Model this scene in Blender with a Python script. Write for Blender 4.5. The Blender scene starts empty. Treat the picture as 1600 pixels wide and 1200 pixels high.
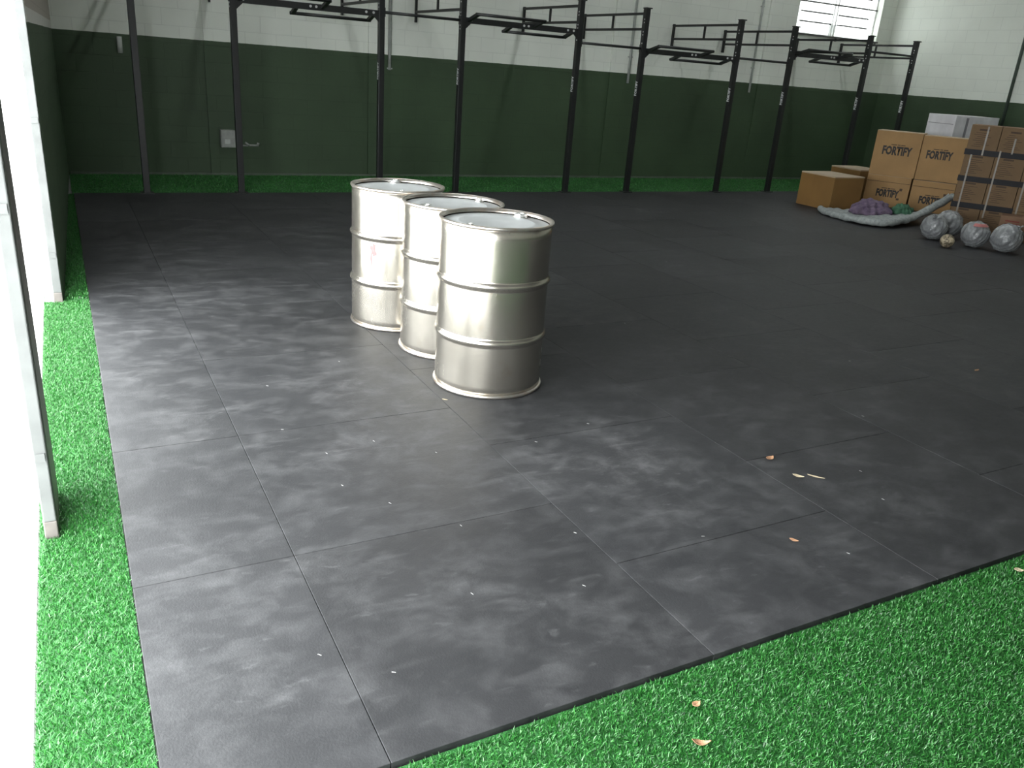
import bpy, bmesh, math, random
import numpy as np
from mathutils import Vector, Matrix
random.seed(7); rng = np.random.default_rng(7)
sc = bpy.context.scene
C = sc.collection
PI = math.pi
R = math.radians

# ------------------------------------------------------------------ camera
cam_d = bpy.data.cameras.new('camera'); cam = bpy.data.objects.new('camera', cam_d); C.objects.link(cam)
cam_d.sensor_width = 36; cam_d.lens = 1274.95 / 1600 * 36; cam_d.clip_start = .05; cam_d.clip_end = 300
yaw, pitch, roll = R(29.127), R(21.112), R(4.336)
F = Vector((math.sin(yaw)*math.cos(pitch), math.cos(yaw)*math.cos(pitch), -math.sin(pitch)))
Rt = Vector((math.cos(yaw), -math.sin(yaw), 0)); U = Rt.cross(F)
R2 = math.cos(roll)*Rt + math.sin(roll)*U; U2 = -math.sin(roll)*Rt + math.cos(roll)*U
m = Matrix((R2, U2, -F)).transposed().to_4x4(); m.translation = Vector((-.041, -1.443, 1.608))
cam.matrix_world = m
sc.camera = cam
# ------------------------------------------------------------------ light and exposure
WORLD_STRENGTH = 17.0
sc.view_settings.view_transform = 'Standard'; sc.view_settings.look = 'None'
sc.view_settings.gamma = 1; sc.view_settings.use_curve_mapping = False
sc.view_settings.exposure = 0.0
try:
    sc.cycles.use_denoising = True; sc.cycles.max_bounces = 8; sc.cycles.diffuse_bounces = 5
    sc.cycles.glossy_bounces = 4; sc.cycles.sample_clamp_indirect = 8
except Exception: pass
w = bpy.data.worlds.new('overcast_sky'); sc.world = w; w.use_nodes = True
bg = w.node_tree.nodes['Background']; bg.inputs[0].default_value = (.95, .99, 1, 1); bg.inputs[1].default_value = WORLD_STRENGTH

def portal(name, loc, rot, sx, sy):
    l = bpy.data.lights.new(name, 'AREA'); l.shape = 'RECTANGLE'; l.size = sx; l.size_y = sy; l.energy = 1
    l.cycles.is_portal = True
    o = bpy.data.objects.new(name, l); C.objects.link(o); o.location = loc; o.rotation_euler = rot
# room extents
XR, YB, YF, ZC = 14.34, 10.40, -5.0, 5.6
DZ = 2.2                      # height of the roller-door openings
OPEN = [(-1.3, 1.40), (1.72, 4.45)]
for a, b in OPEN:
    portal('doorway_daylight', (-.30, (a+b)/2, DZ/2), (0, R(-90), 0), DZ, b-a)
ROOF_FILL = [(2.4, 2.68, 4.0, 8.6), (6.8, 7.08, 4.0, 8.6), (11.2, 11.48, 4.0, 8.6)]  # unseen roof openings, added to let in interior fill light
for x0, x1, y0, y1 in ROOF_FILL:
    portal('roof_fill_daylight', ((x0+x1)/2, (y0+y1)/2, ZC+.12), (0, 0, 0), x1-x0, y1-y0)
portal('window_daylight', (12.93, YB+.2, 3.1), (R(-90), 0, 0), 2.1, 1.1)

# ------------------------------------------------------------------ helpers
def tag(o, label=None, cat=None, group=None, kind=None):
    if label: o['label'] = label
    if cat: o['category'] = cat
    if group: o['group'] = group
    if kind: o['kind'] = kind
    return o
def empty(name, loc=(0,0,0), rz=0):
    o = bpy.data.objects.new(name, None); C.objects.link(o); o.location = loc; o.rotation_euler = (0, 0, rz)
    o.empty_display_size = .1
    return o
def obj(name, bm, mat, parent=None, smooth=False):
    me = bpy.data.meshes.new(name)
    if smooth:
        for f in bm.faces: f.smooth = True
    bm.normal_update(); bm.to_mesh(me); bm.free()
    o = bpy.data.objects.new(name, me); C.objects.link(o)
    for mm in (mat if isinstance(mat, (list, tuple)) else [mat]): me.materials.append(mm)
    if parent: o.parent = parent
    return o
def box(bm, x0, x1, y0, y1, z0, z1, mi=0, bev=0):
    vs = [bm.verts.new(v) for v in ((x0,y0,z0),(x1,y0,z0),(x1,y1,z0),(x0,y1,z0),(x0,y0,z1),(x1,y0,z1),(x1,y1,z1),(x0,y1,z1))]
    fs = [bm.faces.new([vs[i] for i in q]) for q in ((3,2,1,0),(4,5,6,7),(0,1,5,4),(1,2,6,5),(2,3,7,6),(3,0,4,7))]
    for f in fs: f.material_index = mi
    if bev:
        es = list({e for f in fs for e in f.edges})
        bmesh.ops.bevel(bm, geom=es, offset=bev, segments=2, affect='EDGES', profile=.5)
    return vs
def tube(bm, p0, p1, r, n=10, square=False, w=None, h=None, mi=0):
    p0, p1 = Vector(p0), Vector(p1); d = (p1-p0).normalized()
    up = Vector((0,0,1)) if abs(d.z) < .9 else Vector((0,1,0))
    a = d.cross(up).normalized(); b = a.cross(d).normalized()
    if square:
        w = w or r*2; h = h or r*2
        offs = [(-w/2,-h/2),(w/2,-h/2),(w/2,h/2),(-w/2,h/2)]
    else: offs = [(r*math.cos(2*PI*i/n), r*math.sin(2*PI*i/n)) for i in range(n)]
    A = [bm.verts.new(p0+a*u+b*v) for u, v in offs]; B = [bm.verts.new(p1+a*u+b*v) for u, v in offs]
    k = len(offs)
    for i in range(k):
        f = bm.faces.new((A[i], B[i], B[(i+1)%k], A[(i+1)%k])); f.smooth = not square; f.material_index = mi
    f = bm.faces.new(A); f.material_index = mi
    f = bm.faces.new(B[::-1]); f.material_index = mi
def lathe(bm, prof, n=64, cx=0, cy=0):
    rings = []
    for r, z in prof:
        if r < 1e-6: rings.append([bm.verts.new((cx, cy, z))])
        else: rings.append([bm.verts.new((cx+r*math.cos(2*PI*i/n), cy+r*math.sin(2*PI*i/n), z)) for i in range(n)])
    for a, b in zip(rings, rings[1:]):
        for i in range(n):
            j = (i+1) % n
            if len(a) == 1 and len(b) == 1: continue
            if len(a) == 1: bm.faces.new((a[0], b[j], b[i]))
            elif len(b) == 1: bm.faces.new((a[i], a[j], b[0]))
            else: bm.faces.new((a[i], a[j], b[j], b[i]))
    bmesh.ops.recalc_face_normals(bm, faces=bm.faces)

# ------------------------------------------------------------------ materials
class N:
    def __init__(s, name):
        s.m = bpy.data.materials.new(name); s.m.use_nodes = True; s.t = s.m.node_tree; s.n = s.t.nodes
        s.b = s.n['Principled BSDF']; s.co = s.n.new('ShaderNodeTexCoord')
    def new(s, t, **k):
        x = s.n.new(t)
        for a, v in k.items(): setattr(x, a, v)
        return x
    def link(s, a, b): s.t.links.new(a, b)
    def set(s, **k):
        for a, v in k.items():
            a = a.replace('_', ' ').title().replace('Ior', 'IOR')
            s.b.inputs[a].default_value = v
    def noise(s, scale, detail=4, rough=.5, mapscale=None, src='Object', rot=None, dist=0):
        mp = s.new('ShaderNodeMapping'); s.link(s.co.outputs[src], mp.inputs[0])
        if mapscale: mp.inputs['Scale'].default_value = mapscale
        if rot: mp.inputs['Rotation'].default_value = rot
        n = s.new('ShaderNodeTexNoise'); n.inputs['Scale'].default_value = scale; n.inputs['Detail'].default_value = detail
        n.inputs['Roughness'].default_value = rough; n.inputs['Distortion'].default_value = dist
        s.link(mp.outputs[0], n.inputs['Vector']); return n.outputs['Fac']
    def ramp(s, fac, stops):
        r = s.new('ShaderNodeValToRGB'); e = r.color_ramp.elements
        while len(e) < len(stops): e.new(.5)
        for i, (p, c) in enumerate(stops):
            e[i].position = p; e[i].color = (*c, 1) if len(c) == 3 else c
        s.link(fac, r.inputs[0]); return r.outputs[0]
    def mix(s, fac, a, b, mode='MIX'):
        x = s.new('ShaderNodeMix', data_type='RGBA', blend_type=mode)
        for sock, v in ((x.inputs[0], fac), (x.inputs[6], a), (x.inputs[7], b)):
            if isinstance(v, bpy.types.NodeSocket): s.link(v, sock)
            elif isinstance(v, (int, float)): sock.default_value = v
            else: sock.default_value = (*v, 1)
        return x.outputs[2]
    def math(s, op, a, b=0.0, clamp=False):
        x = s.new('ShaderNodeMath', operation=op, use_clamp=clamp)
        for sock, v in ((x.inputs[0], a), (x.inputs[1], b)):
            if isinstance(v, bpy.types.NodeSocket): s.link(v, sock)
            else: sock.default_value = v
        return x.outputs[0]
    def bump(s, h, strength=.3, dist=.01):
        x = s.new('ShaderNodeBump'); x.inputs['Strength'].default_value = strength; x.inputs['Distance'].default_value = dist
        s.link(h, x.inputs['Height']); s.link(x.outputs[0], s.b.inputs['Normal'])
    def col(s, c): s.link(c, s.b.inputs['Base Color'])
    def rough(s, c): s.link(c, s.b.inputs['Roughness'])

def flat(name, c, rough=.6, metal=0, noise=None):
    k = N(name); k.set(roughness=rough, metallic=metal)
    f = k.noise(noise or 12, 4)
    k.col(k.ramp(f, [(.3, tuple(v*.85 for v in c)), (.7, tuple(min(1, v*1.12) for v in c))]))
    return k.m

GREEN = (.042, .074, .036); CREAM = (.79, .82, .75)
def wall_mat(name, axis, zp=1.66, band=None):
    """painted concrete block: green dado, cream above; axis = wall runs along x (0) or y (1)"""
    k = N(name)
    sep = k.new('ShaderNodeSeparateXYZ'); k.link(k.co.outputs['Object'], sep.inputs[0])
    comb = k.new('ShaderNodeCombineXYZ'); k.link(sep.outputs[axis], comb.inputs[0]); k.link(sep.outputs[2], comb.inputs[1])
    br = k.new('ShaderNodeTexBrick'); k.link(comb.outputs[0], br.inputs['Vector'])
    br.inputs['Scale'].default_value = 1; br.inputs['Brick Width'].default_value = .40; br.inputs['Row Height'].default_value = .20
    br.inputs['Mortar Size'].default_value = .006; br.inputs['Mortar Smooth'].default_value = .6
    br.inputs['Color1'].default_value = (1,1,1,1); br.inputs['Color2'].default_value = (.97,.97,.97,1); br.inputs['Mortar'].default_value = (.84,.84,.84,1)
    n = k.noise(1.1, 5); n2 = k.noise(40, 3)
    wob = k.math('ADD', sep.outputs[2], k.math('MULTIPLY', k.math('SUBTRACT', k.noise(6, 2), .5), .01))
    up = k.math('GREATER_THAN', wob, zp)
    g = k.ramp(n, [(.3, tuple(v*.85 for v in GREEN)), (.7, tuple(v*1.15 for v in GREEN))])
    c = k.ramp(n, [(.3, tuple(v*.93 for v in CREAM)), (.7, tuple(v*1.05 for v in CREAM))])
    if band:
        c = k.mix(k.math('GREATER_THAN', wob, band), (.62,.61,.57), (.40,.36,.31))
    col = k.mix(up, g, c)
    col = k.mix(.75, col, br.outputs['Color'], 'MULTIPLY')
    k.col(col)
    k.rough(k.math('ADD', k.math('MULTIPLY', n2, .2), .5))
    h = k.math('ADD', k.math('MULTIPLY', br.outputs['Fac'], -1.0), k.math('MULTIPLY', n2, .25))
    k.bump(h, .22, .005)
    return k.m
M_wallx = wall_mat('painted_block_wall_x', 0); M_wally = wall_mat('painted_block_wall_y', 1)
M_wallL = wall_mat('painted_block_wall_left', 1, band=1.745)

# rubber mat with dust, scuffs and shoe smears
k = N('black_rubber_mat')
d1 = k.noise(1.1, 8, .62, (1, 1.2, 1)); d2 = k.noise(5.5, 8, .68, (1, 1.25, 1), rot=(0, 0, .5), dist=.35)
d3 = k.noise(9.5, 6, .6, (1.0, 2.6, 1), rot=(0, 0, -.45), dist=.6); d4 = k.noise(140, 3, .6); d5 = k.noise(26, 6, .7)
geo = k.new('ShaderNodeNewGeometry')
tone = k.math('ADD', k.math('MULTIPLY', geo.outputs['Random Per Island'], .30), .85)
a = k.ramp(d1, [(.36, (.0,)*3), (.70, (1,)*3)]); b = k.ramp(d2, [(.45, (0,)*3), (.72, (1,)*3)]); c3 = k.ramp(d3, [(.62, (0,)*3), (.72, (1,)*3)])
dust = k.math('MULTIPLY', k.math('ADD', k.math('MULTIPLY', a, .75), .25), k.math('ADD', k.math('MULTIPLY', b, .65), k.math('MULTIPLY', c3, .50)))
dust = k.math('ADD', k.math('ADD', dust, k.math('MULTIPLY', a, .16)), k.math('MULTIPLY', k.ramp(k.noise(4.2, 2, .45, (.75, 2.6, 1), rot=(0, 0, .75), dist=.7), [(.60, (0,)*3), (.74, (1,)*3)]), .22), True)
dust = k.math('MULTIPLY', dust, k.math('ADD', k.math('MULTIPLY', d4, .55), k.math('ADD', k.math('MULTIPLY', d5, 1.0), .15)), True)
base = k.mix(k.math('MULTIPLY', dust, .8, True), (.017, .0175, .019), (.125, .125, .128))
cc = k.new('ShaderNodeCombineXYZ')
for i in range(3): k.link(tone, cc.inputs[i])
k.col(k.mix(1.0, base, cc.outputs[0], 'MULTIPLY'))
k.rough(k.math('ADD', k.math('MULTIPLY', dust, .22), k.math('ADD', .48, k.math('MULTIPLY', d5, .16)))); k.set(specular_ior_level=.34)
k.bump(k.math('ADD', d4, k.math('MULTIPLY', d5, .8)), .30, .003)
M_mat = k.m

k = N('turf_backing')
n = k.noise(60, 3, .7); n2 = k.noise(2.2, 4)
c = k.mix(k.ramp(n, [(.35, (0,)*3), (.7, (1,)*3)]), (.010, .06, .012), (.03, .18, .035))
k.col(k.mix(n2, c, (.02, .13, .025))); k.set(roughness=.75); k.bump(n, .9, .01); M_turf = k.m
k = N('turf_blades')
geo = k.new('ShaderNodeNewGeometry')
k.col(k.ramp(geo.outputs['Random Per Island'], [(.0, (.010, .062, .010)), (.55, (.022, .15, .020)), (.90, (.045, .25, .042)), (1, (.16, .40, .14))]))
k.set(roughness=.42, specular_ior_level=.55)
M_blade = k.m

k = N('bare_drum_steel')
n = k.noise(3.5, 5, .6, (1, 1, .6)); n2 = k.noise(28, 4, .6, (1, 1, .35)); st = k.noise(7, 6, .75)
k.col(k.mix(k.ramp(st, [(.60, (0,)*3), (.72, (1,)*3)]), k.ramp(n, [(.3, (.43, .40, .345)), (.7, (.55, .515, .455))]), (.42, .36, .28)))
k.rough(k.math('ADD', k.math('MULTIPLY', n, .12), k.math('ADD', k.math('MULTIPLY', n2, .08), .15))); k.set(metallic=.93)
k.bump(k.noise(1.8, 1), .05, .02); M_drum = k.m
M_lid = flat('drum_lid_grey', (.56, .58, .58), .42, .15, 5)
k = N('rim_steel'); k.set(metallic=.95, roughness=.3); n = k.noise(18, 5, .7)
k.col(k.ramp(n, [(.45, (.66, .62, .57)), (.70, (.62, .50, .40))])); M_rim = k.m
M_plug = flat('plug_zinc', (.8, .8, .78), .25, .9)
M_stain = flat('red_paint_smear', (.32, .12, .12), .7, 0, 60)

M_rig = flat('black_powder_coat', (.012, .013, .013), .42, .0, 30)
M_bolt = flat('zinc_bolt', (.62, .62, .62), .4, .2)
M_white = flat('white_print', (.85, .87, .88), .7)
M_galv = flat('galvanised_jamb', (.115, .12, .117), .6, .0, 9)
M_rust = flat('jamb_foot_rust', (.13, .115, .105), .7, .0, 30)
M_track = flat('dark_guide_track', (.16, .155, .15), .5, .3, 9)
M_conc = flat('outdoor_concrete', (.80, .80, .78), .8, 0, 3)
M_slab = flat('interior_concrete', (.22, .22, .21), .8, 0, 3)
M_ceil = flat('roof_sheet', (.42, .43, .42), .6, .1, 3)
M_pipe = flat('white_plastic_conduit', (.50, .52, .50), .45)
M_dpipe = flat('dark_green_pipe', (.05, .07, .055), .5)
M_meter = flat('grey_meter_box', (.30, .31, .29), .55, 0, 22)
M_hinge = flat('dark_fitting', (.03, .032, .03), .5)
M_frame = flat('white_window_steel', (.80, .80, .79), .5)
M_bead = flat('pale_skirting', (.09, .115, .085), .7)
k = N('frosted_louvre_glass'); tr = k.new('ShaderNodeBsdfTranslucent'); tr.inputs[0].default_value = (.62, .63, .62, 1); k.b.inputs['Base Color'].default_value = (.6, .6, .6, 1)
k.set(roughness=.5); ad = k.new('ShaderNodeMixShader'); ad.inputs[0].default_value = .75
k.link(k.b.outputs[0], ad.inputs[1]); k.link(tr.outputs[0], ad.inputs[2]); k.link(ad.outputs[0], k.n['Material Output'].inputs[0]); M_glass = k.m

def card(name, c, sheen=0):
    k = N(name); n = k.noise(2.5, 4); n2 = k.noise(90, 2, .5, (1, 1, .15))
    cc = k.ramp(n, [(.3, tuple(v*.86 for v in c)), (.7, tuple(v*1.1 for v in c))])
    k.col(k.mix(k.math('MULTIPLY', n2, .18), cc, (.2, .12, .05))); k.set(roughness=.75); k.bump(n2, .08, .002); return k.m
M_card = card('kraft_cardboard', (.42, .25, .105)); M_card2 = card('brown_cardboard', (.17, .105, .052)); M_ply = card('plywood', (.235, .125, .034))
M_cardw = card('pale_cardboard_top', (.50, .40, .29)); M_cardr = card('reddish_cardboard', (.22, .125, .075))
M_ink = flat('black_ink', (.018, .015, .013), .6, 0, 60); M_ink2 = flat('brown_ink', (.07, .04, .022), .7); M_inkr = flat('red_ink', (.20, .04, .03), .7)
M_tape = flat('black_tape', (.010, .010, .013), .45, 0, 9); M_tape.node_tree.nodes['Principled BSDF'].inputs['Specular IOR Level'].default_value = .15; M_strap = flat('clear_strap', (.24, .21, .17), .4)
M_wc = flat('white_carton', (.80, .79, .82), .6, 0, 4)
def cloth(name, c, c2, sc_=14):
    k = N(name); n = k.noise(sc_, 5, .65); k.col(k.ramp(n, [(.35, c), (.65, c2)])); k.set(roughness=.9); k.bump(n, .8, .02); return k.m
M_blan = cloth('quilted_grey_felt', (.24, .265, .26), (.42, .45, .44), 22); M_purp = cloth('mauve_cloth', (.10, .07, .12), (.19, .14, .20)); M_grn = cloth('green_cloth', (.035, .10, .06), (.06, .16, .09))
k = N('crinkled_clear_wrap'); n = k.noise(6, 3, .55, dist=1.2); n2 = k.noise(16, 3, .6, (1, 1, 2.2), dist=1.5)
k.col(k.ramp(n, [(.25, (.15, .15, .16)), (.52, (.24, .25, .255)), (.78, (.40, .42, .42))])); k.set(roughness=.14, specular_ior_level=1.0)
k.bump(k.math('ADD', n, k.math('MULTIPLY', n2, .5)), .55, .03); M_wrap = k.m
M_redp = flat('pink_print', (.42, .14, .13), .5)
k = N('tan_twine'); n = k.noise(18, 3, .6, dist=1); k.col(k.ramp(n, [(.42, (.10, .08, .05)), (.55, (.48, .40, .28))])); k.set(roughness=.6); k.bump(n, .6, .01); M_twine = k.m
M_leaf = flat('dry_leaf', (.40, .22, .12), .7, 0, 80); M_leaf2 = flat('pale_leaf', (.50, .42, .28), .7, 0, 80); M_lint = flat('pale_fleck', (.34, .34, .33), .7)
M_wood = card('timber_offcut', (.42, .25, .13))

# ------------------------------------------------------------------ room shell
bm = bmesh.new(); box(bm, -.25, XR+.2, YF-.2, YB+.2, -.14, -.034); tag(obj('floor', bm, M_slab), kind='structure')
bm = bmesh.new(); box(bm, -25, -.27, YF-12, YB+14, -.20, -.04); tag(obj('outdoor_pavement', bm, M_conc), kind='structure')
# rubber mats: 1 m slabs laid in staggered columns, one continuous floor covering
bm = bmesh.new()
xs = [0, .505, 1.531, 2.579, 3.564] + [3.564+1.02*i for i in range(1, 11)]
MY = 8.774; STEP = 1.02
for i, (x0, x1) in enumerate(zip(xs, xs[1:])):
    off = {0: .975, 1: .975, 2: .52, 3: 1.0, 4: .50}.get(i, .98 if i % 2 else .5)
    y = 0; cuts = [0.0]
    y = off
    while y < MY-.1: cuts.append(y); y += STEP
    cuts.append(MY)
    for y0, y1 in zip(cuts, cuts[1:]):
        g = .0010; j = random.uniform(-.0015, .0015)
        vs = box(bm, x0+(g if i else 0), x1-g, y0+(g if y0 else 0), y1-g, -.034, 0, bev=.0016)
tag(obj('floor_rubber_mat', bm, M_mat), kind='structure')
# ceiling with unseen openings added for fill light
bm = bmesh.new()
xs_ = [-.3] + sorted([v for s in ROOF_FILL for v in s[:2]]) + [XR+.2]
for i in range(len(xs_)-1):
    if i % 2 == 0: box(bm, xs_[i], xs_[i+1], YF-.2, YB+.2, ZC, ZC+.1)
    else:
        box(bm, xs_[i], xs_[i+1], YF-.2, ROOF_FILL[0][2], ZC, ZC+.1); box(bm, xs_[i], xs_[i+1], ROOF_FILL[0][3], YB+.2, ZC, ZC+.1)
tag(obj('ceiling', bm, M_ceil), kind='structure')
# back wall with window opening, pilasters
WX0, WX1, WZ0, WZ1 = 11.83, 13.96, 2.57, 3.72
bm = bmesh.new()
box(bm, -.02, WX0, YB, YB+.18, -.14, ZC); box(bm, WX1, XR+.2, YB, YB+.18, -.14, ZC)
box(bm, WX0, WX1, YB, YB+.18, -.14, WZ0); box(bm, WX0, WX1, YB, YB+.18, WZ1, ZC)
for a, b in ((1.68, 1.80), (3.86, 4.14), (7.92, 8.28), (11.13, 11.42)): box(bm, a, b, YB-.03, YB, -.02, ZC)
tag(obj('wall_back', bm, M_wallx), kind='structure')
bm = bmesh.new(); box(bm, XR, XR+.18, YF, YB, -.14, ZC); tag(obj('wall_right', bm, M_wally), kind='structure')
bm = bmesh.new(); box(bm, -.25, XR+.2, YF-.18, YF, -.14, ZC); tag(obj('wall_front', bm, M_wallx), kind='structure')
# left wall: short solid run behind the far jamb (slightly out of square), lintel over the doorways
bm = bmesh.new()
q = [(-.152, 4.47), (-.02, YB), (-.10, YB), (-.195, 4.47)]
lo = [bm.verts.new((x, y, -.03)) for x, y in q]; hi = [bm.verts.new((x, y, ZC)) for x, y in q]
bm.faces.new(lo); bm.faces.new(hi[::-1])
for i in range(4): bm.faces.new((lo[i], hi[i], hi[(i+1)%4], lo[(i+1)%4]))
bmesh.ops.recalc_face_normals(bm, faces=bm.faces)
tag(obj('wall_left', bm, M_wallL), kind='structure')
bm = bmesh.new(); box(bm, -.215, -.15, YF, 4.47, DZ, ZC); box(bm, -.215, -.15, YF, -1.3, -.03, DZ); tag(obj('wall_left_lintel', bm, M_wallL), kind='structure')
# skirting line above the turf
bm = bmesh.new(); box(bm, .0, XR, YB-.035, YB-.002, -.033, .010); tag(obj('baseboard_back', bm, M_bead), kind='structure')
bm = bmesh.new(); box(bm, XR-.03, XR-.002, YF, YB-.035, -.033, .010); tag(obj('baseboard_right', bm, M_bead), kind='structure')

# window: steel frame, mullion, transoms, tilted louvre panes
win = empty('window_1', (0, 0, 0)); tag(win, kind='structure')
bm = bmesh.new(); yc = YB+.14
box(bm, WX0, WX0+.03, yc-.02, yc+.02, WZ0, WZ1); box(bm, WX1-.03, WX1, yc-.02, yc+.02, WZ0, WZ1)
box(bm, WX0, WX1, yc-.02, yc+.02, WZ0, WZ0+.02); box(bm, WX0, WX1, yc-.02, yc+.02, WZ1-.03, WZ1)
box(bm, 12.84, 12.86, yc-.02, yc+.02, WZ0, WZ1)
box(bm, 12.92, 12.94, yc-.02, yc+.02, WZ0, WZ1)
obj('window_frame', bm, M_frame, win)
bm = bmesh.new(); box(bm, WX0-.05, WX1+.03, YB-.03, YB+.02, WZ0-.03, WZ0)
for x in (WX0-.04, 12.85, WX1-.05): box(bm, x, x+.02, YB-.03, YB, WZ0-.08, WZ0-.02)
obj('window_sill', bm, M_track, win)
for xa, xb in ((WX0+.03, WX0+.165), (12.795, 12.965), (WX1-.205, WX1-.03)):
    bm = bmesh.new(); box(bm, xa, xb, yc-.004, yc+.004, WZ0+.02, WZ1-.03); obj('translucent_strip', bm, M_glass, win)  # frame sides and mullion made translucent, standing in for window glare
bm = bmesh.new(); box(bm, WX0+.165, WX1-.205, yc-.003, yc+.003, WZ0+.02, WZ0+.215); obj('translucent_strip', bm, M_glass, win)
for z in (WZ0+.21, WZ0+.375, WZ0+.54, WZ0+.705, WZ0+.87, WZ0+1.03):
    full = abs(z-(WZ0+.54)) < .01
    bm = bmesh.new()
    if full: box(bm, WX0+.01, WX1-.01, yc-.045, yc-.02, z-.013, z+.013)
    else:
        box(bm, WX0+.16, 12.80, yc-.045, yc-.02, z-.012, z+.012); box(bm, 12.96, WX1-.20, yc-.045, yc-.02, z-.012, z+.012)
    obj('louvre_rail', bm, M_track, win)
    bm = bmesh.new()
    for xa, xb in ((WX0+.17, 12.79), (12.97, WX1-.21)):
        vs = box(bm, xa, xb, -.003, .003, -.006, .172)
        bmesh.ops.rotate(bm, verts=vs, cent=(0, 0, 0), matrix=Matrix.Rotation(R(-9), 3, 'X')); bmesh.ops.translate(bm, verts=vs, vec=(0, yc+.0, z))
    obj('louvre_pane', bm, M_glass, win)

# ------------------------------------------------------------------ turf
def turf(name, label, x0, x1, y0, y1, nblade, hgt=(.010, .020), wd=.0022, zb=-.022, slant=None):
    root = empty(name); tag(root, kind='structure')
    bm = bmesh.new()
    nx = max(1, int((x1-x0)/.25)); ny = max(1, int((y1-y0)/.25))
    vs = box(bm, x0, x1, y0, y1, -.0335, zb+.004)
    if slant:
        for v in vs:
            if v.co.x < (x0+x1)/2: v.co.x = slant(v.co.y)
    b = obj('turf_backing', bm, M_turf, root)
    if nblade:
        n = nblade
        px = rng.uniform(x0, x1, n); py = rng.uniform(y0, y1-(.010 if y1 < 0 else 0), n)
        if slant: px = slant(py)+(x1-slant(py))*rng.uniform(.02, 1, n)
        a = rng.uniform(0, 2*PI, n); h = rng.uniform(*hgt, n); lean = rng.uniform(.2, 1.3, n); la = rng.uniform(0, 2*PI, n)
        wv = wd*rng.uniform(.7, 1.3, n)
        dx, dy = np.cos(a)*wv, np.sin(a)*wv
        lx, ly = np.cos(la)*h*np.sin(lean), np.sin(la)*h*np.sin(lean); lz = h*np.cos(lean*.7)
        v = np.zeros((n, 5, 3))
        z0 = zb+.003
        v[:, 0] = np.stack([px-dx, py-dy, np.full(n, z0)], -1); v[:, 1] = np.stack([px+dx, py+dy, np.full(n, z0)], -1)
        v[:, 2] = np.stack([px+dx*.8+lx*.4, py+dy*.8+ly*.4, z0+lz*.6], -1); v[:, 3] = np.stack([px-dx*.8+lx*.4, py-dy*.8+ly*.4, z0+lz*.6], -1)
        v[:, 4] = np.stack([px+lx, py+ly, z0+lz], -1)
        me = bpy.data.meshes.new('grass_blades')
        me.vertices.add(n*5); me.vertices.foreach_set('co', v.reshape(-1))
        loops = np.zeros((n, 7), np.int32); bs = np.arange(n)[:, None]*5
        loops[:] = bs + np.array([0, 1, 2, 3, 3, 2, 4])
        me.loops.add(n*7); me.loops.foreach_set('vertex_index', loops.reshape(-1))
        me.polygons.add(n*2)
        st = np.zeros((n, 2), np.int32); st[:, 0] = np.arange(n)*7; st[:, 1] = st[:, 0]+4
        me.polygons.foreach_set('loop_start', st.reshape(-1))
        me.update(calc_edges=True); me.validate(); me.materials.append(M_blade)
        o = bpy.data.objects.new('grass_blades', me); C.objects.link(o); o.parent = root; tag(o, kind='stuff')
    return root
def turf_thing(name, label, *a, **k):
    r = turf(name, label, *a, **k); del r['kind']; tag(r, label, 'artificial turf'); return r
turf_thing('artificial_turf', 'bright green artificial turf in front of the black mat, bottom right of the room', -.05, 4.6, -1.5, -.004, 420000, hgt=(.009, .019), wd=.0013)
turf_thing('artificial_turf', 'narrow strip of artificial turf between the left doorways and the mat edge', -.262, -.004, -.0, 4.44, 60000, hgt=(.009, .019), wd=.0013)
turf_thing('artificial_turf', 'dark green strip of artificial turf at the foot of the back wall', -.015, XR-.04, MY+.005, YB-.037, 70000, wd=.003)
turf_thing('artificial_turf', 'shaded turf strip beside the far end of the left wall', -.142, -.004, 4.48, MY, 9000, wd=.002, slant=lambda y: -.148+(y-4.47)*.0223)

# ------------------------------------------------------------------ roller-door jambs on the left
def jamb(y0, y1, x0, x1, label, track=True):
    r = empty('door_jamb', ((x0+x1)/2, y0, 0)); r.location = (0, 0, 0)
    bm = bmesh.new(); box(bm, x0, x1, y0, y0+.045, .05, DZ, bev=.004); obj('jamb_post', bm, M_galv, r)
    bm = bmesh.new(); box(bm, x0-.001, x1+.001, y0-.001, y0+.046, -.03, .05, bev=.004); tag(obj('jamb_foot', bm, M_rust, r), 'stained rusty foot')
    if track:
        bm = bmesh.new(); box(bm, x0+.004, x1+.002, y0+.046, y1, -.0, DZ)
        obj('guide_track', bm, M_track, r)
    bm = bmesh.new()
    for z in (.28, 1.1, 1.9, 2.9): box(bm, x0+.006, x1-.006, y0-.006, y0, z, z+.03)
    obj('jamb_clip', bm, M_galv, r)
    tag(r, label, 'door post')
jamb(1.40, 1.72, -.243, -.203, 'pale steel doorway post with dark guide track, nearer one at the left edge')
jamb(4.415, 4.47, -.205, -.155, 'slim pale steel doorway post where the solid left wall begins', track=False)

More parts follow.
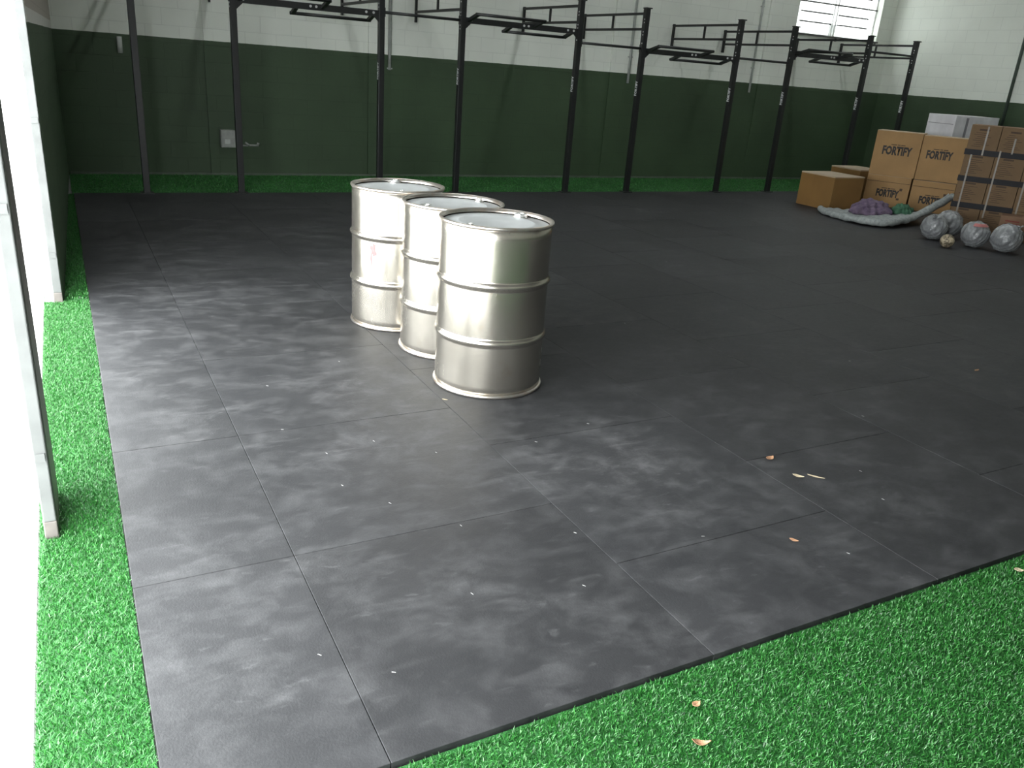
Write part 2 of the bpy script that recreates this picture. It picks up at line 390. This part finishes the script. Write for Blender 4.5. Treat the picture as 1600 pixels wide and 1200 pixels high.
# ------------------------------------------------------------------ steel drums
def make_drum(loc, rz, label, h=.885, r=.284, smear=False, dents=0):
    root = empty('steel_drum', loc, rz); tag(root, label, 'drum', 'steel drums standing in a row')
    R_ = .296
    def hoop(z): return [(r, z-.034), (r, z-.027), (r, z-.022), (r+.004, z-.016), (r+.0125, z-.005), (r+.0125, z+.005), (r+.004, z+.016), (r, z+.022), (r, z+.027), (r, z+.034)]
    prof = [(r-.01, .012), (r, .02)] + [(r, .06), (r, .18)] + hoop(h*.335) + [(r, .40), (r, .48)] + hoop(h*.665) + [(r, .70), (r, h-.07), (r, h-.02), (r-.008, h-.014)]
    bm = bmesh.new(); lathe(bm, prof, 96); obj('drum_body', bm, M_drum, root, True)
    def ring(z, top):
        s = 1 if top else -1
        pr = [(r-.012, z-.016), (r+.006, z-.014), (r+.010, z-.006), (r+.008, z+.002), (r-.001, z+.004), (r-.008, z), (r-.012, z-.016)]
        b = bmesh.new(); lathe(b, pr, 96); return b
    obj('top_rim', ring(h-.004, True), M_rim, root, True); obj('bottom_rim', ring(.016, False), M_rim, root, True)
    bm = bmesh.new(); lathe(bm, [(0, h-.024), (r*.62, h-.024), (r*.66, h-.021), (r*.70, h-.021), (r*.74, h-.025), (r-.012, h-.027)], 64); obj('drum_lid', bm, M_lid, root, True)
    for nm, ang, rr, pr in (('large_bung', 0, r*.80, .034), ('small_bung', PI, r*.82, .020)):
        bm = bmesh.new()
        lathe(bm, [(pr+.008, h-.027), (pr+.006, h-.019), (pr, h-.016), (pr, h-.007), (pr-.006, h-.004), (pr*.55, h-.004), (pr*.5, h-.010), (0, h-.010)], 24, rr*math.cos(ang), rr*math.sin(ang))
        box(bm, rr*math.cos(ang)-pr*.5, rr*math.cos(ang)+pr*.5, -.003, .003, h-.010, h-.004)
        obj(nm, bm, M_plug, root)
    if smear:
        bm = bmesh.new()
        for (a0, z0, sa, sz) in ((0, .515, .06, .026), (.05, .495, .04, .024), (-.03, .46, .022, .045), (.03, .54, .04, .010)):
            n = 14; ce = None; vs = []
            for i in range(n):
                t = 2*PI*i/n; q = 1+.35*math.sin(3*t+a0*50)
                a = smear + a0 + sa*q*math.cos(t); z = z0 + sz*q*math.sin(t)
                vs.append(bm.verts.new(((r+.0012)*math.cos(a), (r+.0012)*math.sin(a), z)))
            bm.faces.new(vs)
        obj('paint_smear', bm, M_stain, root)
    return root
make_drum((2.057*.915, 2.512*.915, 0), R(30), 'nearest of the three bare steel drums, brownish on its right side', h=.892, r=.288)
make_drum((2.080*.915, 3.168*.915, 0), R(205), 'middle steel drum, partly hidden behind the nearest drum', h=.877, r=.286)
make_drum((1.950*.915, 3.812*.915, 0), R(75), 'farthest steel drum, with a small red smear on its side', h=.881, r=.284, smear=R(143.7))

# ------------------------------------------------------------------ pull-up rig
PX = [.739, 1.772, 3.482, 4.546, 6.268, 7.344, 9.085, 10.192, 11.893, 13.032]; PY = 8.76; PW = .070; PH = 2.51
rig = empty('pull_up_rig', (0, 0, 0)); tag(rig, 'long black steel pull-up rig of tall uprights braced to the back wall', 'exercise rig')
def text_mesh(s, size, ext=.0, offset=0.0):
    cu = bpy.data.curves.new('lettering', 'FONT'); cu.body = s; cu.size = size; cu.align_x = 'CENTER'; cu.align_y = 'CENTER'
    cu.offset = offset; cu.extrude = ext; cu.resolution_u = 2
    o = bpy.data.objects.new('tmp', cu); C.objects.link(o)
    me = bpy.data.meshes.new_from_object(o.evaluated_get(bpy.context.evaluated_depsgraph_get()))
    bpy.data.objects.remove(o); return me
ME_post = text_mesh('FORTIFY', .066, 0, .002)
w_ = max(v.co.x for v in ME_post.vertices)-min(v.co.x for v in ME_post.vertices)
for v in ME_post.vertices: v.co.x *= .20/w_; v.co.y *= 1.0
ME_post.materials.append(M_white)
for i, x in enumerate(PX):
    bm = bmesh.new(); box(bm, x-PW/2, x+PW/2, PY-PW/2, PY+PW/2, 0, PH, bev=.004)
    up = obj('upright', bm, M_rig, rig)
    bm = bmesh.new(); box(bm, x-PW/2-.004, x+PW/2+.018, PY-PW/2-.012, PY+PW/2+.012, PH-.004, PH+.012); obj('end_cap', bm, M_rig, up)
    bm = bmesh.new(); box(bm, x-.07, x+.07, PY-.07, PY+.07, 0, .008); obj('foot_plate', bm, M_rig, up)
    if i >= 2:
        t = bpy.data.objects.new('lettering', ME_post); C.objects.link(t); t.parent = up
        t.matrix_local = Matrix.Translation((x-PW/2-.0016, PY, 1.46)) @ Matrix(((0, 0, -1, 0), (0, -1, 0, 0), (-1, 0, 0, 0), (0, 0, 0, 1))) @ Matrix.Rotation(PI, 4, 'Z')
    # index holes punched down the upright face (dark recesses with bright zinc edge only near the brackets)
    bm = bmesh.new()
    for z in (2.02, 2.06, 2.17, 2.21, 2.33, 2.37): tube(bm, (x-PW/2-.004, PY-.012, z), (x-PW/2+.001, PY-.012, z), .009, 8)
    obj('bolt', bm, M_bolt, up)
    # brace to the wall
    bm = bmesh.new()
    for z in (2.245, 2.445): tube(bm, (x, PY+PW/2, z), (x, YB-.05, z), .016, square=True)
    tube(bm, (x, (PY+YB)/2, 2.26), (x, (PY+YB)/2, 2.43), .013, square=True)
    br = obj('wall_brace', bm, M_rig, rig)
    bm = bmesh.new(); box(bm, x-.014, x+.014, YB-.055, YB-.012 if not any(a-.03 < x < b+.03 for a, b in ((1.68, 1.80), (3.86, 4.14), (7.92, 8.28), (11.13, 11.42))) else YB-.031, 2.11, 2.47)
    tube(bm, (x, YB-.001, 2.13), (x, YB-.05, 2.13), .012); tube(bm, (x, YB-.001, 2.45), (x, YB-.05, 2.45), .012)
    obj('wall_bracket', bm, M_rig, br)
    bm = bmesh.new(); box(bm, x-.028, x+.028, PY+PW/2, PY+PW/2+.012, 2.19, 2.50); obj('brace_plate', bm, M_rig, br)
zb = [2.12, 2.10, 2.12, 2.125, 1.993, 1.968, 1.987, 2.125, 2.278]
for i, (xa, xb) in enumerate(zip(PX, PX[1:])):
    z = zb[i]; a, b = xa+PW/2, xb-PW/2
    if i % 2 == 0:
        bm = bmesh.new(); tube(bm, (a, PY, z), (b, PY, z), .017, 12); cb = obj('pull_up_bar', bm, M_rig, rig)
        bm = bmesh.new(); box(bm, a, a+.008, PY-.03, PY+.03, z-.05, z+.05); box(bm, b-.008, b, PY-.03, PY+.03, z-.05, z+.05); obj('bar_flange', bm, M_rig, cb)
    else:
        bm = bmesh.new(); box(bm, a, b, PY-.025, PY+.025, z-.034, z+.034); beam = obj('cross_beam', bm, M_rig, rig)
        bm = bmesh.new()
        for s, xx in ((1, a), (-1, b)):
            vs = [bm.verts.new(v) for v in ((xx, PY-.027, z-.034), (xx+s*.07, PY-.027, z-.034), (xx, PY-.027, z-.10), (xx, PY-.02, z-.034), (xx+s*.07, PY-.02, z-.034), (xx, PY-.02, z-.10))]
            bm.faces.new(vs[:3]); bm.faces.new(vs[3:][::-1]); bm.faces.new((vs[1], vs[2], vs[5], vs[4])); bm.faces.new((vs[0], vs[2], vs[5], vs[3])[::-1]); bm.faces.new((vs[0], vs[1], vs[4], vs[3]))
        obj('gusset', bm, M_rig, beam)
        L = b-a
        for side, xl, xr, dy, dz in ((-1, a+.04, a+.04+L*.56, -.29, .065), (1, b-.04-L*.56, b-.04, .26, -.075)):
            bm = bmesh.new()
            for xx in (xl, xr): tube(bm, (xx, PY+side*.02, z), (xx, PY+dy, z+dz), .02, square=True, w=.045, h=.035)
            tube(bm, (xl-.03, PY+dy, z+dz), (xr+.03, PY+dy, z+dz), .0185, 12)
            obj('offset_pull_up_bar', bm, M_rig, beam)
        bm = bmesh.new()
        for xx in (a+.075, a+L*.50, a+L*.54, b-.16, b-.07): tube(bm, (xx, PY-.034, z+.004), (xx, PY-.024, z+.004), .014, 10)
        tag(obj('bolt', bm, M_bolt, beam), 'bright round bolt heads')

# ------------------------------------------------------------------ conduits, meter box, pipes on the walls
def pipe(name, pts, r, mat, label, cat, clips=()):
    root = empty(name); bm = bmesh.new()
    for p0, p1 in zip(pts, pts[1:]): tube(bm, p0, p1, r, 12)
    obj('pipe_run', bm, mat, root)
    bm = bmesh.new()
    for z in clips: box(bm, pts[0][0]-r*1.8, pts[0][0]+r*1.8, pts[0][1]-r*.4, min(YB, pts[0][1]+r*1.3), z, z+.02)
    if clips: obj('pipe_clip', bm, mat, root)
    tag(root, label, cat)
pipe('wall_conduit', [(8.27, YB-.054, 1.51), (8.27, YB-.054, ZC)], .022, M_pipe, 'long white conduit on the back wall behind the middle of the rig', 'conduit', (1.9, 2.9))
pipe('wall_conduit', [(4.17, YB-.025, 1.46), (4.17, YB-.025, ZC)], .022, M_pipe, 'white conduit on the back wall between the third and fourth visible uprights', 'conduit', (1.47, 2.6))
pipe('wall_conduit', [(.70, YB-.03, 1.44), (.70, YB-.03, 1.63)], .03, M_pipe, 'short pale pipe end high on the far left of the back wall', 'conduit')
pipe('wall_conduit', [(10.95, YB-.022, 1.50), (10.95, YB-.022, ZC)], .019, M_pipe, 'thin white conduit on the back wall left of the window', 'conduit', (1.9, 2.9))
pipe('wall_pipe', [(XR-.03, 7.70, .012), (XR-.03, 7.70, ZC)], .026, M_dpipe, 'dark vertical pipe on the right wall above the cartons', 'pipe')

r = empty('meter_box'); bm = bmesh.new(); box(bm, 1.795+.02, 2.0, YB-.10, YB-.001, .35, .575, bev=.006); obj('box_body', bm, M_meter, r)
bm = bmesh.new(); box(bm, 1.825, 1.99, YB-.106, YB-.10, .362, .563, bev=.003); obj('box_cover', bm, M_meter, r)
bm = bmesh.new(); box(bm, 1.86, 1.93, YB-.11, YB-.106, .40, .46); obj('cover_window', bm, M_pipe, r)
tag(r, 'small grey electrical box low on the back wall behind the second upright', 'electrical box')
r = empty('wall_tap'); bm = bmesh.new(); tube(bm, (2.0, YB-.03, .41), (2.06, YB-.05, .38), .01); tube(bm, (2.06, YB-.05, .38), (2.17, YB-.06, .375), .01)
tube(bm, (2.13, YB-.06, .42), (2.18, YB-.08, .385), .013); tube(bm, (2.18, YB-.08, .385), (2.30, YB-.08, .385), .014); obj('tap_body', bm, M_meter, r)
bm = bmesh.new(); tube(bm, (2.29, YB-.08, .385), (2.30, YB-.08, .42), .018); obj('tap_handle', bm, M_meter, r)
tag(r, 'small pipe fitting sticking out beside the grey electrical box', 'pipe fitting')

# ------------------------------------------------------------------ cartons
def oriented(loc, th):
    """frame whose local +x runs along the front face to the right (as seen), +y away from the viewer"""
    return loc, th
TH = R(30)
def carton_axes(th): # front runs along (sin th, -cos th); depth along (cos th, sin th)
    return -(PI/2-th)
def place_text(s, size, width, parent, lx, lz, mat, dz=0, y=-.0012, off=.0):
    me = text_mesh(s, size, 0, off)
    xs = [v.co.x for v in me.vertices]; k = width/(max(xs)-min(xs)); mid = (max(xs)+min(xs))/2
    for v in me.vertices: v.co.x = (v.co.x-mid)*k
    me.materials.append(mat)
    o = bpy.data.objects.new('printed_lettering', me); C.objects.link(o); o.parent = parent
    o.rotation_euler = (R(90), 0, 0); o.location = (lx, y, lz); return o
def carton(name, loc, th, wd, dp, ht, mat, label, group=None, top=None, flap=True, skew=0):
    root = empty(name, loc, carton_axes(th)+skew); tag(root, label, 'box', group)
    bm = bmesh.new(); box(bm, .002, wd-.002, 0, dp, 0, ht, bev=.004)
    body = obj('box_body', bm, mat, root)
    if flap:
        bm = bmesh.new(); box(bm, .004, wd-.004, .004, dp/2-.002, ht, ht+.004); box(bm, .004, wd-.004, dp/2+.002, dp-.004, ht, ht+.004)
        obj('top_flap', bm, top or mat, root)
    return root, body
O = Vector((11.05, 7.55, 0)); D = Vector((math.sin(TH), -math.cos(TH), 0))
G1 = 'printed cartons stacked two by two'
specs = [(.0, 0, .64, .462, 'lower left printed carton, under the largest one', .34, .20, .33, .12),
         (.66, 0, .60, .455, 'lower right printed carton, behind the raised end of the blanket', .31, .17, .34, .12),
         (.0, .466, .66, .655, 'upper left printed carton, biggest lettering, above the mauve cloth', .34, .37, .42, .14),
         (.665, .466, .60, .640, 'upper right printed carton, beside the taped pallet stack', .27, .37, .36, .13)]
for t, z, wd, ht, lab, tx, tz, tw, th_ in specs:
    rt, bd = carton('cardboard_box', O+D*t+Vector((0, 0, z)), TH, wd, .42, ht, M_card, 'tan cardboard box, '+lab, G1, M_cardw)
    place_text('FORTIFY', th_*1.2, tw, bd, tx, tz, M_ink, off=.008)
    bm = bmesh.new()
    for j, (xa, xb) in enumerate(((-.10, -.02), (-.01, .03), (.04, .10))): box(bm, tx+xa, tx+xb, -.002, 0, tz+th_*.62, tz+th_*.62+.012)
    obj('small_print', bm, M_ink2, bd)
    if z == 0:
        bm = bmesh.new(); box(bm, .01, wd-.01, -.0015, 0, ht*.80, ht*.80+.006); box(bm, wd-.14, wd-.10, -.0015, 0, .26, .30); box(bm, wd-.16, wd-.12, -.0015, 0, .12, .15); obj('carton_marks', bm, M_ink2, bd)
# plywood boxes at the left end
def plybox(loc, wd, dp, ht, label, rz=0):
    r = empty('plywood_box', loc, rz); tag(r, label, 'box', 'plain plywood boxes')
    t = .018
    for nm, b in (('side_panel', (0, t, 0, dp, 0, ht)), ('side_panel', (wd-t, wd, 0, dp, 0, ht)), ('front_panel', (t, wd-t, 0, t, 0, ht)), ('back_panel', (t, wd-t, dp-t, dp, 0, ht)), ('top_panel', (-.001, wd+.001, -.001, dp+.001, ht, ht+t))):
        bm = bmesh.new(); box(bm, *b, bev=.0015); obj(nm, bm, M_cardw if nm == 'top_panel' else M_ply, r)
plybox((9.73, 7.02, 0), .62, .64, .462, 'plain plywood box standing nearest, left end of the pile')
plybox((11.25, 7.86, 0), .60, .60, .46, 'plain plywood box half hidden behind the other and the printed cartons')
# the strapped pallet stack: four layers of three cartons
O2 = Vector((10.42, 5.61, 0)); LH = .338; CW = .355
M_Hs = [M_card2, M_cardr]
names_c = ('left', 'middle', 'right'); names_l = ('bottom', 'second', 'third', 'top')
for L_ in range(4):
    for c in range(3):
        z = L_*LH; px_ = O2 + D*(c*CW) + Vector((math.cos(TH)*.0, 0, z))
        rt, bd = carton('shipping_carton', px_, TH, CW-.002, .55, LH-.006, M_card2, 'brown shipping carton, %s layer of the taped stack, %s column' % (names_l[L_], names_c[c]), 'taped shipping cartons at the right edge', M_cardr if (L_ == 3) else M_card2)
        bm = bmesh.new()
        for j in range(8):
            zz = .07 + j*.024 + .002*(c % 2); l0 = .05+.02*((j*7+c) % 3); l1 = .05 + .20 - .03*((j*5+c+L_) % 4)
            box(bm, l0, l1, -.0012, 0, zz, zz+.0065)
        box(bm, .10, .22, -.0012, 0, .268, .290)
        obj('printed_lines', bm, M_ink2, bd)
# black tape bands between layers, clear straps down the front
band = 0
for L_, c0, c1, dz in ((1, -.01, 2.02, 0), (2, -.01, 3.03, 0), (3, -.01, 3.03, 0)):
    bm = bmesh.new(); box(bm, c0*CW, c1*CW, -.012, .52, -.036, .036)
    # hollow wrap: only a thin band round the faces
    bm.free(); bm = bmesh.new()
    box(bm, c0*CW-.004, c1*CW, -.0075, -.004, -.036, .036); box(bm, c0*CW-.0075, c0*CW-.004, -.0075, .50, -.036, .036)
    t = obj('black_tape_band', bm, M_tape); t.location = O2+Vector((0, 0, L_*LH-.003)); t.rotation_euler = (0, 0, carton_axes(TH))
    tag(t, 'black tape band round the shipping cartons, %s of three up the stack' % ('lowest', 'middle', 'topmost')[L_-1], 'tape', 'black tape bands')
for i, (u, z0, z1) in enumerate(((.08, .10, .98), (.40, .20, 1.06), (.76, .30, 1.0), (.20, .98, 1.34), (.53, 1.03, 1.22))):
    bm = bmesh.new(); box(bm, u-.010, u+.010, -.011, -.0085, z0, z1)
    t = obj('packing_strap', bm, M_strap); t.location = O2; t.rotation_euler = (0, 0, carton_axes(TH))
    tag(t, 'pale vertical packing strap on the shipping cartons, %s' % ('lower left one', 'lower middle one', 'lower right one', 'upper left one', 'upper right one')[i], 'strap', 'packing straps')
# small carton in front, right edge
rt, bd = carton('cardboard_box', (10.43, 4.91, 0), TH, .40, .30, .30, M_cardr, 'small brown carton with red print, at the right edge before the stack', None, M_cardr)
bm = bmesh.new()
for zz in (.235, .20): box(bm, .06, .22, -.0015, 0, zz, zz+.018)
obj('printed_lines', bm, M_inkr, bd)
rt.location = (10.43, 4.91, 0)
# white cartons rising behind
for z0, z1, lab in ((0, .925, 'lower white carton hidden behind the printed and taped cartons'), (.93, 1.405, 'white carton showing above the tan cartons, behind the taped stack')):
    r = empty('white_carton', (12.52, 7.32, z0)); tag(r, lab, 'box', 'white cartons'); h = z1-z0
    bm = bmesh.new(); box(bm, 0, 1.10, 0, .50, 0, h, bev=.005); bd = obj('box_body', bm, M_wc, r)
    bm = bmesh.new(); box(bm, -.002, 0, .03, .48, h-.14, h-.132); box(bm, .26, .32, -.002, 0, .03, h-.03)
    obj('printed_marks', bm, flat('grey_print', (.28, .27, .30), .6), bd)

# ------------------------------------------------------------------ blanket, cloths, balls
def catmull(P, t):
    n = len(P)-1; s = min(int(t*n), n-1); u = t*n-s
    g = lambda i: Vector(P[max(0, min(n, i))])
    a, b, c, d = g(s-1), g(s), g(s+1), g(s+2)
    return .5*((2*b)+(c-a)*u+(2*a-5*b+4*c-d)*u*u+(3*b-a-3*c+d)*u**3)
fr = [(9.50, 6.98, .035), (9.26, 6.66, .045), (9.20, 6.36, .05), (9.17, 5.98, .06), (9.40, 5.74, .07), (9.75, 5.78, .09), (10.05, 5.84, .12), (10.48, 5.88, .25), (10.90, 5.95, .36)]
bk = [(9.68, 6.94, .05), (9.74, 6.80, .05), (9.85, 6.68, .06), (10.05, 6.55, .06), (10.25, 6.42, .07), (10.40, 6.28, .09), (10.55, 6.14, .14), (10.66, 6.04, .26), (10.93, 6.04, .38)]
bm = bmesh.new(); NU, NV = 60, 18; grid = []
for i in range(NU+1):
    u = i/NU; a = catmull(fr, u); b = catmull(bk, u); row = []
    for j in range(NV+1):
        v = j/NV; p = a.lerp(b, v)
        p.z += .012*math.sin(u*55)*math.cos(v*9) + .02*math.sin(v*6+u*9) * (1-v) + (-.015 if j == 0 else .0)
        if j == 0: p += (a-b).normalized()*.0
        row.append(bm.verts.new((p.x, p.y, max(.022, p.z))))
    grid.append(row)
for i in range(NU):
    for j in range(NV): bm.faces.new((grid[i][j], grid[i+1][j], grid[i+1][j+1], grid[i][j+1])).smooth = True
bmesh.ops.recalc_face_normals(bm, faces=bm.faces)
bl = obj('moving_blanket', bm, M_blan); md = bl.modifiers.new('thick', 'SOLIDIFY'); md.thickness = .018; md.offset = 0
tag(bl, 'grey quilted blanket spread on the mat before the cartons, right end raised', 'blanket')
# rolled front hem
bm = bmesh.new(); prev = None
for i in range(81):
    u = i/80; p = catmull(fr, u); d = (catmull(fr, min(1, u+.01))-catmull(fr, max(0, u-.01))).normalized()
    a = d.cross(Vector((0, 0, 1))).normalized(); b = a.cross(d); rr = .047*(.75+.35*u)+.005*math.sin(u*70)+.004*math.sin(u*31)
    p = Vector((p.x, p.y, max(p.z, rr+.003)))
    ring = [bm.verts.new(p+(a*math.cos(2*PI*q/14)+b*math.sin(2*PI*q/14))*rr) for q in range(14)]
    if prev:
        for q in range(14): bm.faces.new((prev[q], prev[(q+1)%14], ring[(q+1)%14], ring[q])).smooth = True
    else: bm.faces.new(ring)
    prev = ring
bm.faces.new(prev[::-1]); bmesh.ops.recalc_face_normals(bm, faces=bm.faces)
obj('rolled_hem', bm, M_blan, bl)

def heap(name, c, sx, sy, sz, mat, seed, label, cat):
    rr = random.Random(seed); bm = bmesh.new(); bmesh.ops.create_icosphere(bm, subdivisions=5, radius=1)
    ph = [rr.uniform(0, 6) for _ in range(6)]
    for v in bm.verts:
        x, y, z = v.co
        f = 1+.10*math.sin(5*x+ph[0]+2*y)+.08*math.sin(9*y+ph[1]+3*z)+.05*math.sin(17*x+ph[2]-7*y)+.035*math.sin(29*y+ph[3]+13*x)
        z2 = max(z, -.12)
        v.co = Vector((x*f*sx, y*f*sy, (z2*f+.12)*sz/1.12))
    o = obj(name, bm, mat, None, True); o.location = c; tag(o, label, cat); return o
heap('cloth_heap', (9.86, 6.42, .07), .34, .22, .17, M_purp, 3, 'crumpled mauve cloth heaped on the grey blanket', 'cloth')
heap('cloth_heap', (10.27, 6.22, .09), .17, .12, .13, M_grn, 5, 'small green cloth beside the mauve one on the blanket', 'cloth')

def wrapped_ball(loc, r, label, group, seed, sub=5, mat=None, knot=True, patch=None, name='wrapped_ball'):
    rr = random.Random(seed); root = empty(name, loc); tag(root, label, 'ball', group)
    bm = bmesh.new(); bmesh.ops.create_icosphere(bm, subdivisions=sub, radius=1); ph = [rr.uniform(0, 6) for _ in range(8)]
    for v in bm.verts:
        x, y, z = v.co
        f = 1+.03*math.sin(4*x+ph[0]+3*y)+.022*math.sin(11*y+ph[1]+5*z)+.018*math.sin(19*x+ph[2]-9*z)+.012*math.sin(33*y+ph[3]+15*x)
        v.co = Vector((x*f*r, y*f*r, r+max(-.97, z*f)*r))
    obj('wrapped_body', bm, mat or M_wrap, root, True)
    if knot:
        bm = bmesh.new(); n = 16
        a0 = rr.uniform(-2.6, -1.2); base = Vector((math.cos(a0)*.55, math.sin(a0)*.55, 0))*r
        for i in range(9):
            t = rr.uniform(0, 2*PI); p0 = Vector((base.x, base.y, r*1.78)); q = p0+Vector((math.cos(t)*.06, math.sin(t)*.06, rr.uniform(.0, .05))); s = Vector((-math.sin(t), math.cos(t), 0))*.02
            vs = [bm.verts.new(p0), bm.verts.new(q+s), bm.verts.new(q-s), bm.verts.new(p0+Vector((0, 0, -.012)))]
            bm.faces.new(vs[:3]); bm.faces.new((vs[3], vs[2], vs[1])); bm.faces.new((vs[0], vs[3], vs[1])); bm.faces.new((vs[0], vs[2], vs[3]))
        obj('wrap_knot', bm, M_wrap, root)
    if patch:
        bm = bmesh.new(); bmesh.ops.create_uvsphere(bm, u_segments=40, v_segments=30, radius=r*1.035)
        kill = [v for v in bm.verts if not (patch[0] < math.atan2(v.co.y, v.co.x) < patch[1] and patch[2]*r < v.co.z < patch[3]*r)]
        bmesh.ops.delete(bm, geom=kill, context='VERTS'); bmesh.ops.translate(bm, verts=bm.verts, vec=(0, 0, r))
        tag(obj('printed_patch', bm, M_redp, root, True), 'pink printed patch showing through the wrap')
    return root
GB = 'plastic-wrapped balls on the mat'
wrapped_ball((9.345, 5.03, 0), .15, 'plastic-wrapped ball, foremost of the left pair beside the blanket', GB, 1)
wrapped_ball((9.70, 5.10, 0), .168, 'plastic-wrapped ball, rear one of the left pair under the blanket end', GB, 2, knot=False)
wrapped_ball((9.455, 4.560, 0), .153, 'plastic-wrapped ball with a pink patch, middle of the row', GB, 3, patch=(-3.1, -.9, .62, .93), knot=False)
wrapped_ball((9.59, 4.258, 0), .164, 'plastic-wrapped ball, rightmost of the row', GB, 4)
wrapped_ball((9.033, 4.61, 0), .078, 'small tan striped ball in front of the wrapped balls', None, 6, 4, M_twine, False, name='tan_ball')
bm = bmesh.new(); box(bm, -.05, .35, -.05, .05, 0, .04, bev=.003); o = obj('wood_offcut', bm, M_wood); o.location = (9.75, 3.98, 0); o.rotation_euler = (0, 0, R(-25)); tag(o, 'short wood offcut on the mat at the right edge of the photo', 'wood')

# ------------------------------------------------------------------ dry leaves and flecks
def leaf(x, y, L, wd, rz, mat, label, curl=.25, z=.002, group='dry leaves and scraps'):
    bm = bmesh.new(); n = 9; top = []
    for i in range(n):
        t = i/(n-1); w2 = wd*math.sin(PI*(t**.8))*.5+.0004; xx = (t-.5)*L; zz = curl*L*(2*t-1)**2*.5
        top.append([bm.verts.new((xx, -w2, zz+.3*w2)), bm.verts.new((xx, 0, zz)), bm.verts.new((xx, w2, zz+.3*w2))])
    for i in range(n-1):
        for j in range(2): bm.faces.new((top[i][j], top[i+1][j], top[i+1][j+1], top[i][j+1]))
    o = obj('dry_leaf', bm, mat); o.location = (x, y, z); o.rotation_euler = (0, 0, rz)
    md = o.modifiers.new('t', 'SOLIDIFY'); md.thickness = .0012; tag(o, label, 'leaf', group); return o
leaf(2.709, .977, .055, .03, .3, M_leaf, 'reddish dry leaf on the mat left of the two pale scraps')
leaf(2.699, .792, .05, .022, -.9, M_leaf2, 'pale dry leaf on the mat, left of the thin pale twig')
leaf(2.775, .760, .075, .010, -.9, M_leaf2, 'thin pale twig on the mat right of the pale leaf', .1)
leaf(2.267, .395, .035, .016, -1.0, M_leaf, 'orange scrap of leaf alone near the front of the mat')
leaf(2.936, -.08, .035, .025, -.6, M_leaf2, 'pale leaf on the turf at the right edge, by the mat corner', z=-.001)
leaf(1.262, -.262, .05, .018, -.5, M_leaf, 'tan curled leaf lying on the front turf near the bottom', .5, z=.001)
leaf(1.346, -.143, .03, .02, .2, M_leaf, 'small brown leaf on the front turf close to the mat edge', z=-.001)
leaf(1.547, 2.10, .03, .006, -.8, M_leaf2, 'tiny tan sliver on the mat just before the nearest drum', .1)
leaf(5.023, 1.501, .06, .018, .2, M_leaf, 'tiny brown scrap far right on the mat', .1)
FL = [(1.05,1.75),(1.27,1.55),(.93,1.20),(1.12,.95),(.70,2.0),(.75,2.55),(.82,1.70),(.80,1.40),(1.5,.75),(1.35,.45),(.98,.55),(.62,.30),(1.95,.55),(2.1,1.6),(1.75,1.5),(2.9,.5),(3.03,.73),(3.6,1.2),(2.4,.25),(4.3,1.9),(1.2,2.8),(3.3,3.0),(4.9,4.6),(.45,.45)]
f0 = None
for i, (x, y) in enumerate(FL):
    if f0 is None:
        bm = bmesh.new(); box(bm, -.006, .006, -.0008, .0008, 0, .0012); f0 = obj('lint_fleck', bm, M_lint); o = f0
    else: o = f0.copy(); C.objects.link(o)
    o.location = (x, y, .0004); o.rotation_euler = (0, 0, random.uniform(-1.4, -.4))
    tag(o, 'tiny white fleck of lint on the black mat', 'lint', 'white lint flecks scattered on the mat')

# ------------------------------------------------------------------ every loose bolt, clip, flap and pane an object of its own
def split(o):
    me = o.data; bm = bmesh.new(); bm.from_mesh(me); bm.verts.ensure_lookup_table(); seen = set(); isl = []
    for v in bm.verts:
        if v.index in seen: continue
        st = [v]; seen.add(v.index); cur = []
        while st:
            a = st.pop(); cur.append(a.index)
            for e in a.link_edges:
                b = e.other_vert(a)
                if b.index not in seen: seen.add(b.index); st.append(b)
        isl.append(cur)
    bm.free()
    if len(isl) < 2: return
    for k_, ids in enumerate(isl):
        keep = set(ids); b2 = bmesh.new(); b2.from_mesh(me)
        bmesh.ops.delete(b2, geom=[v for v in b2.verts if v.index not in keep], context='VERTS')
        m2 = bpy.data.meshes.new(o.name.split('.')[0]); b2.to_mesh(m2); b2.free()
        for mm in me.materials: m2.materials.append(mm)
        if k_ == 0: first = m2
        else:
            n = o.copy(); n.data = m2; C.objects.link(n)
    o.data = first
for o in list(bpy.data.objects):
    if o.type == 'MESH' and o.name.split('.')[0] in ('bolt', 'jamb_clip', 'louvre_rail', 'louvre_pane', 'top_flap', 'bar_flange', 'pipe_clip', 'gusset', 'printed_marks'):
        split(o)
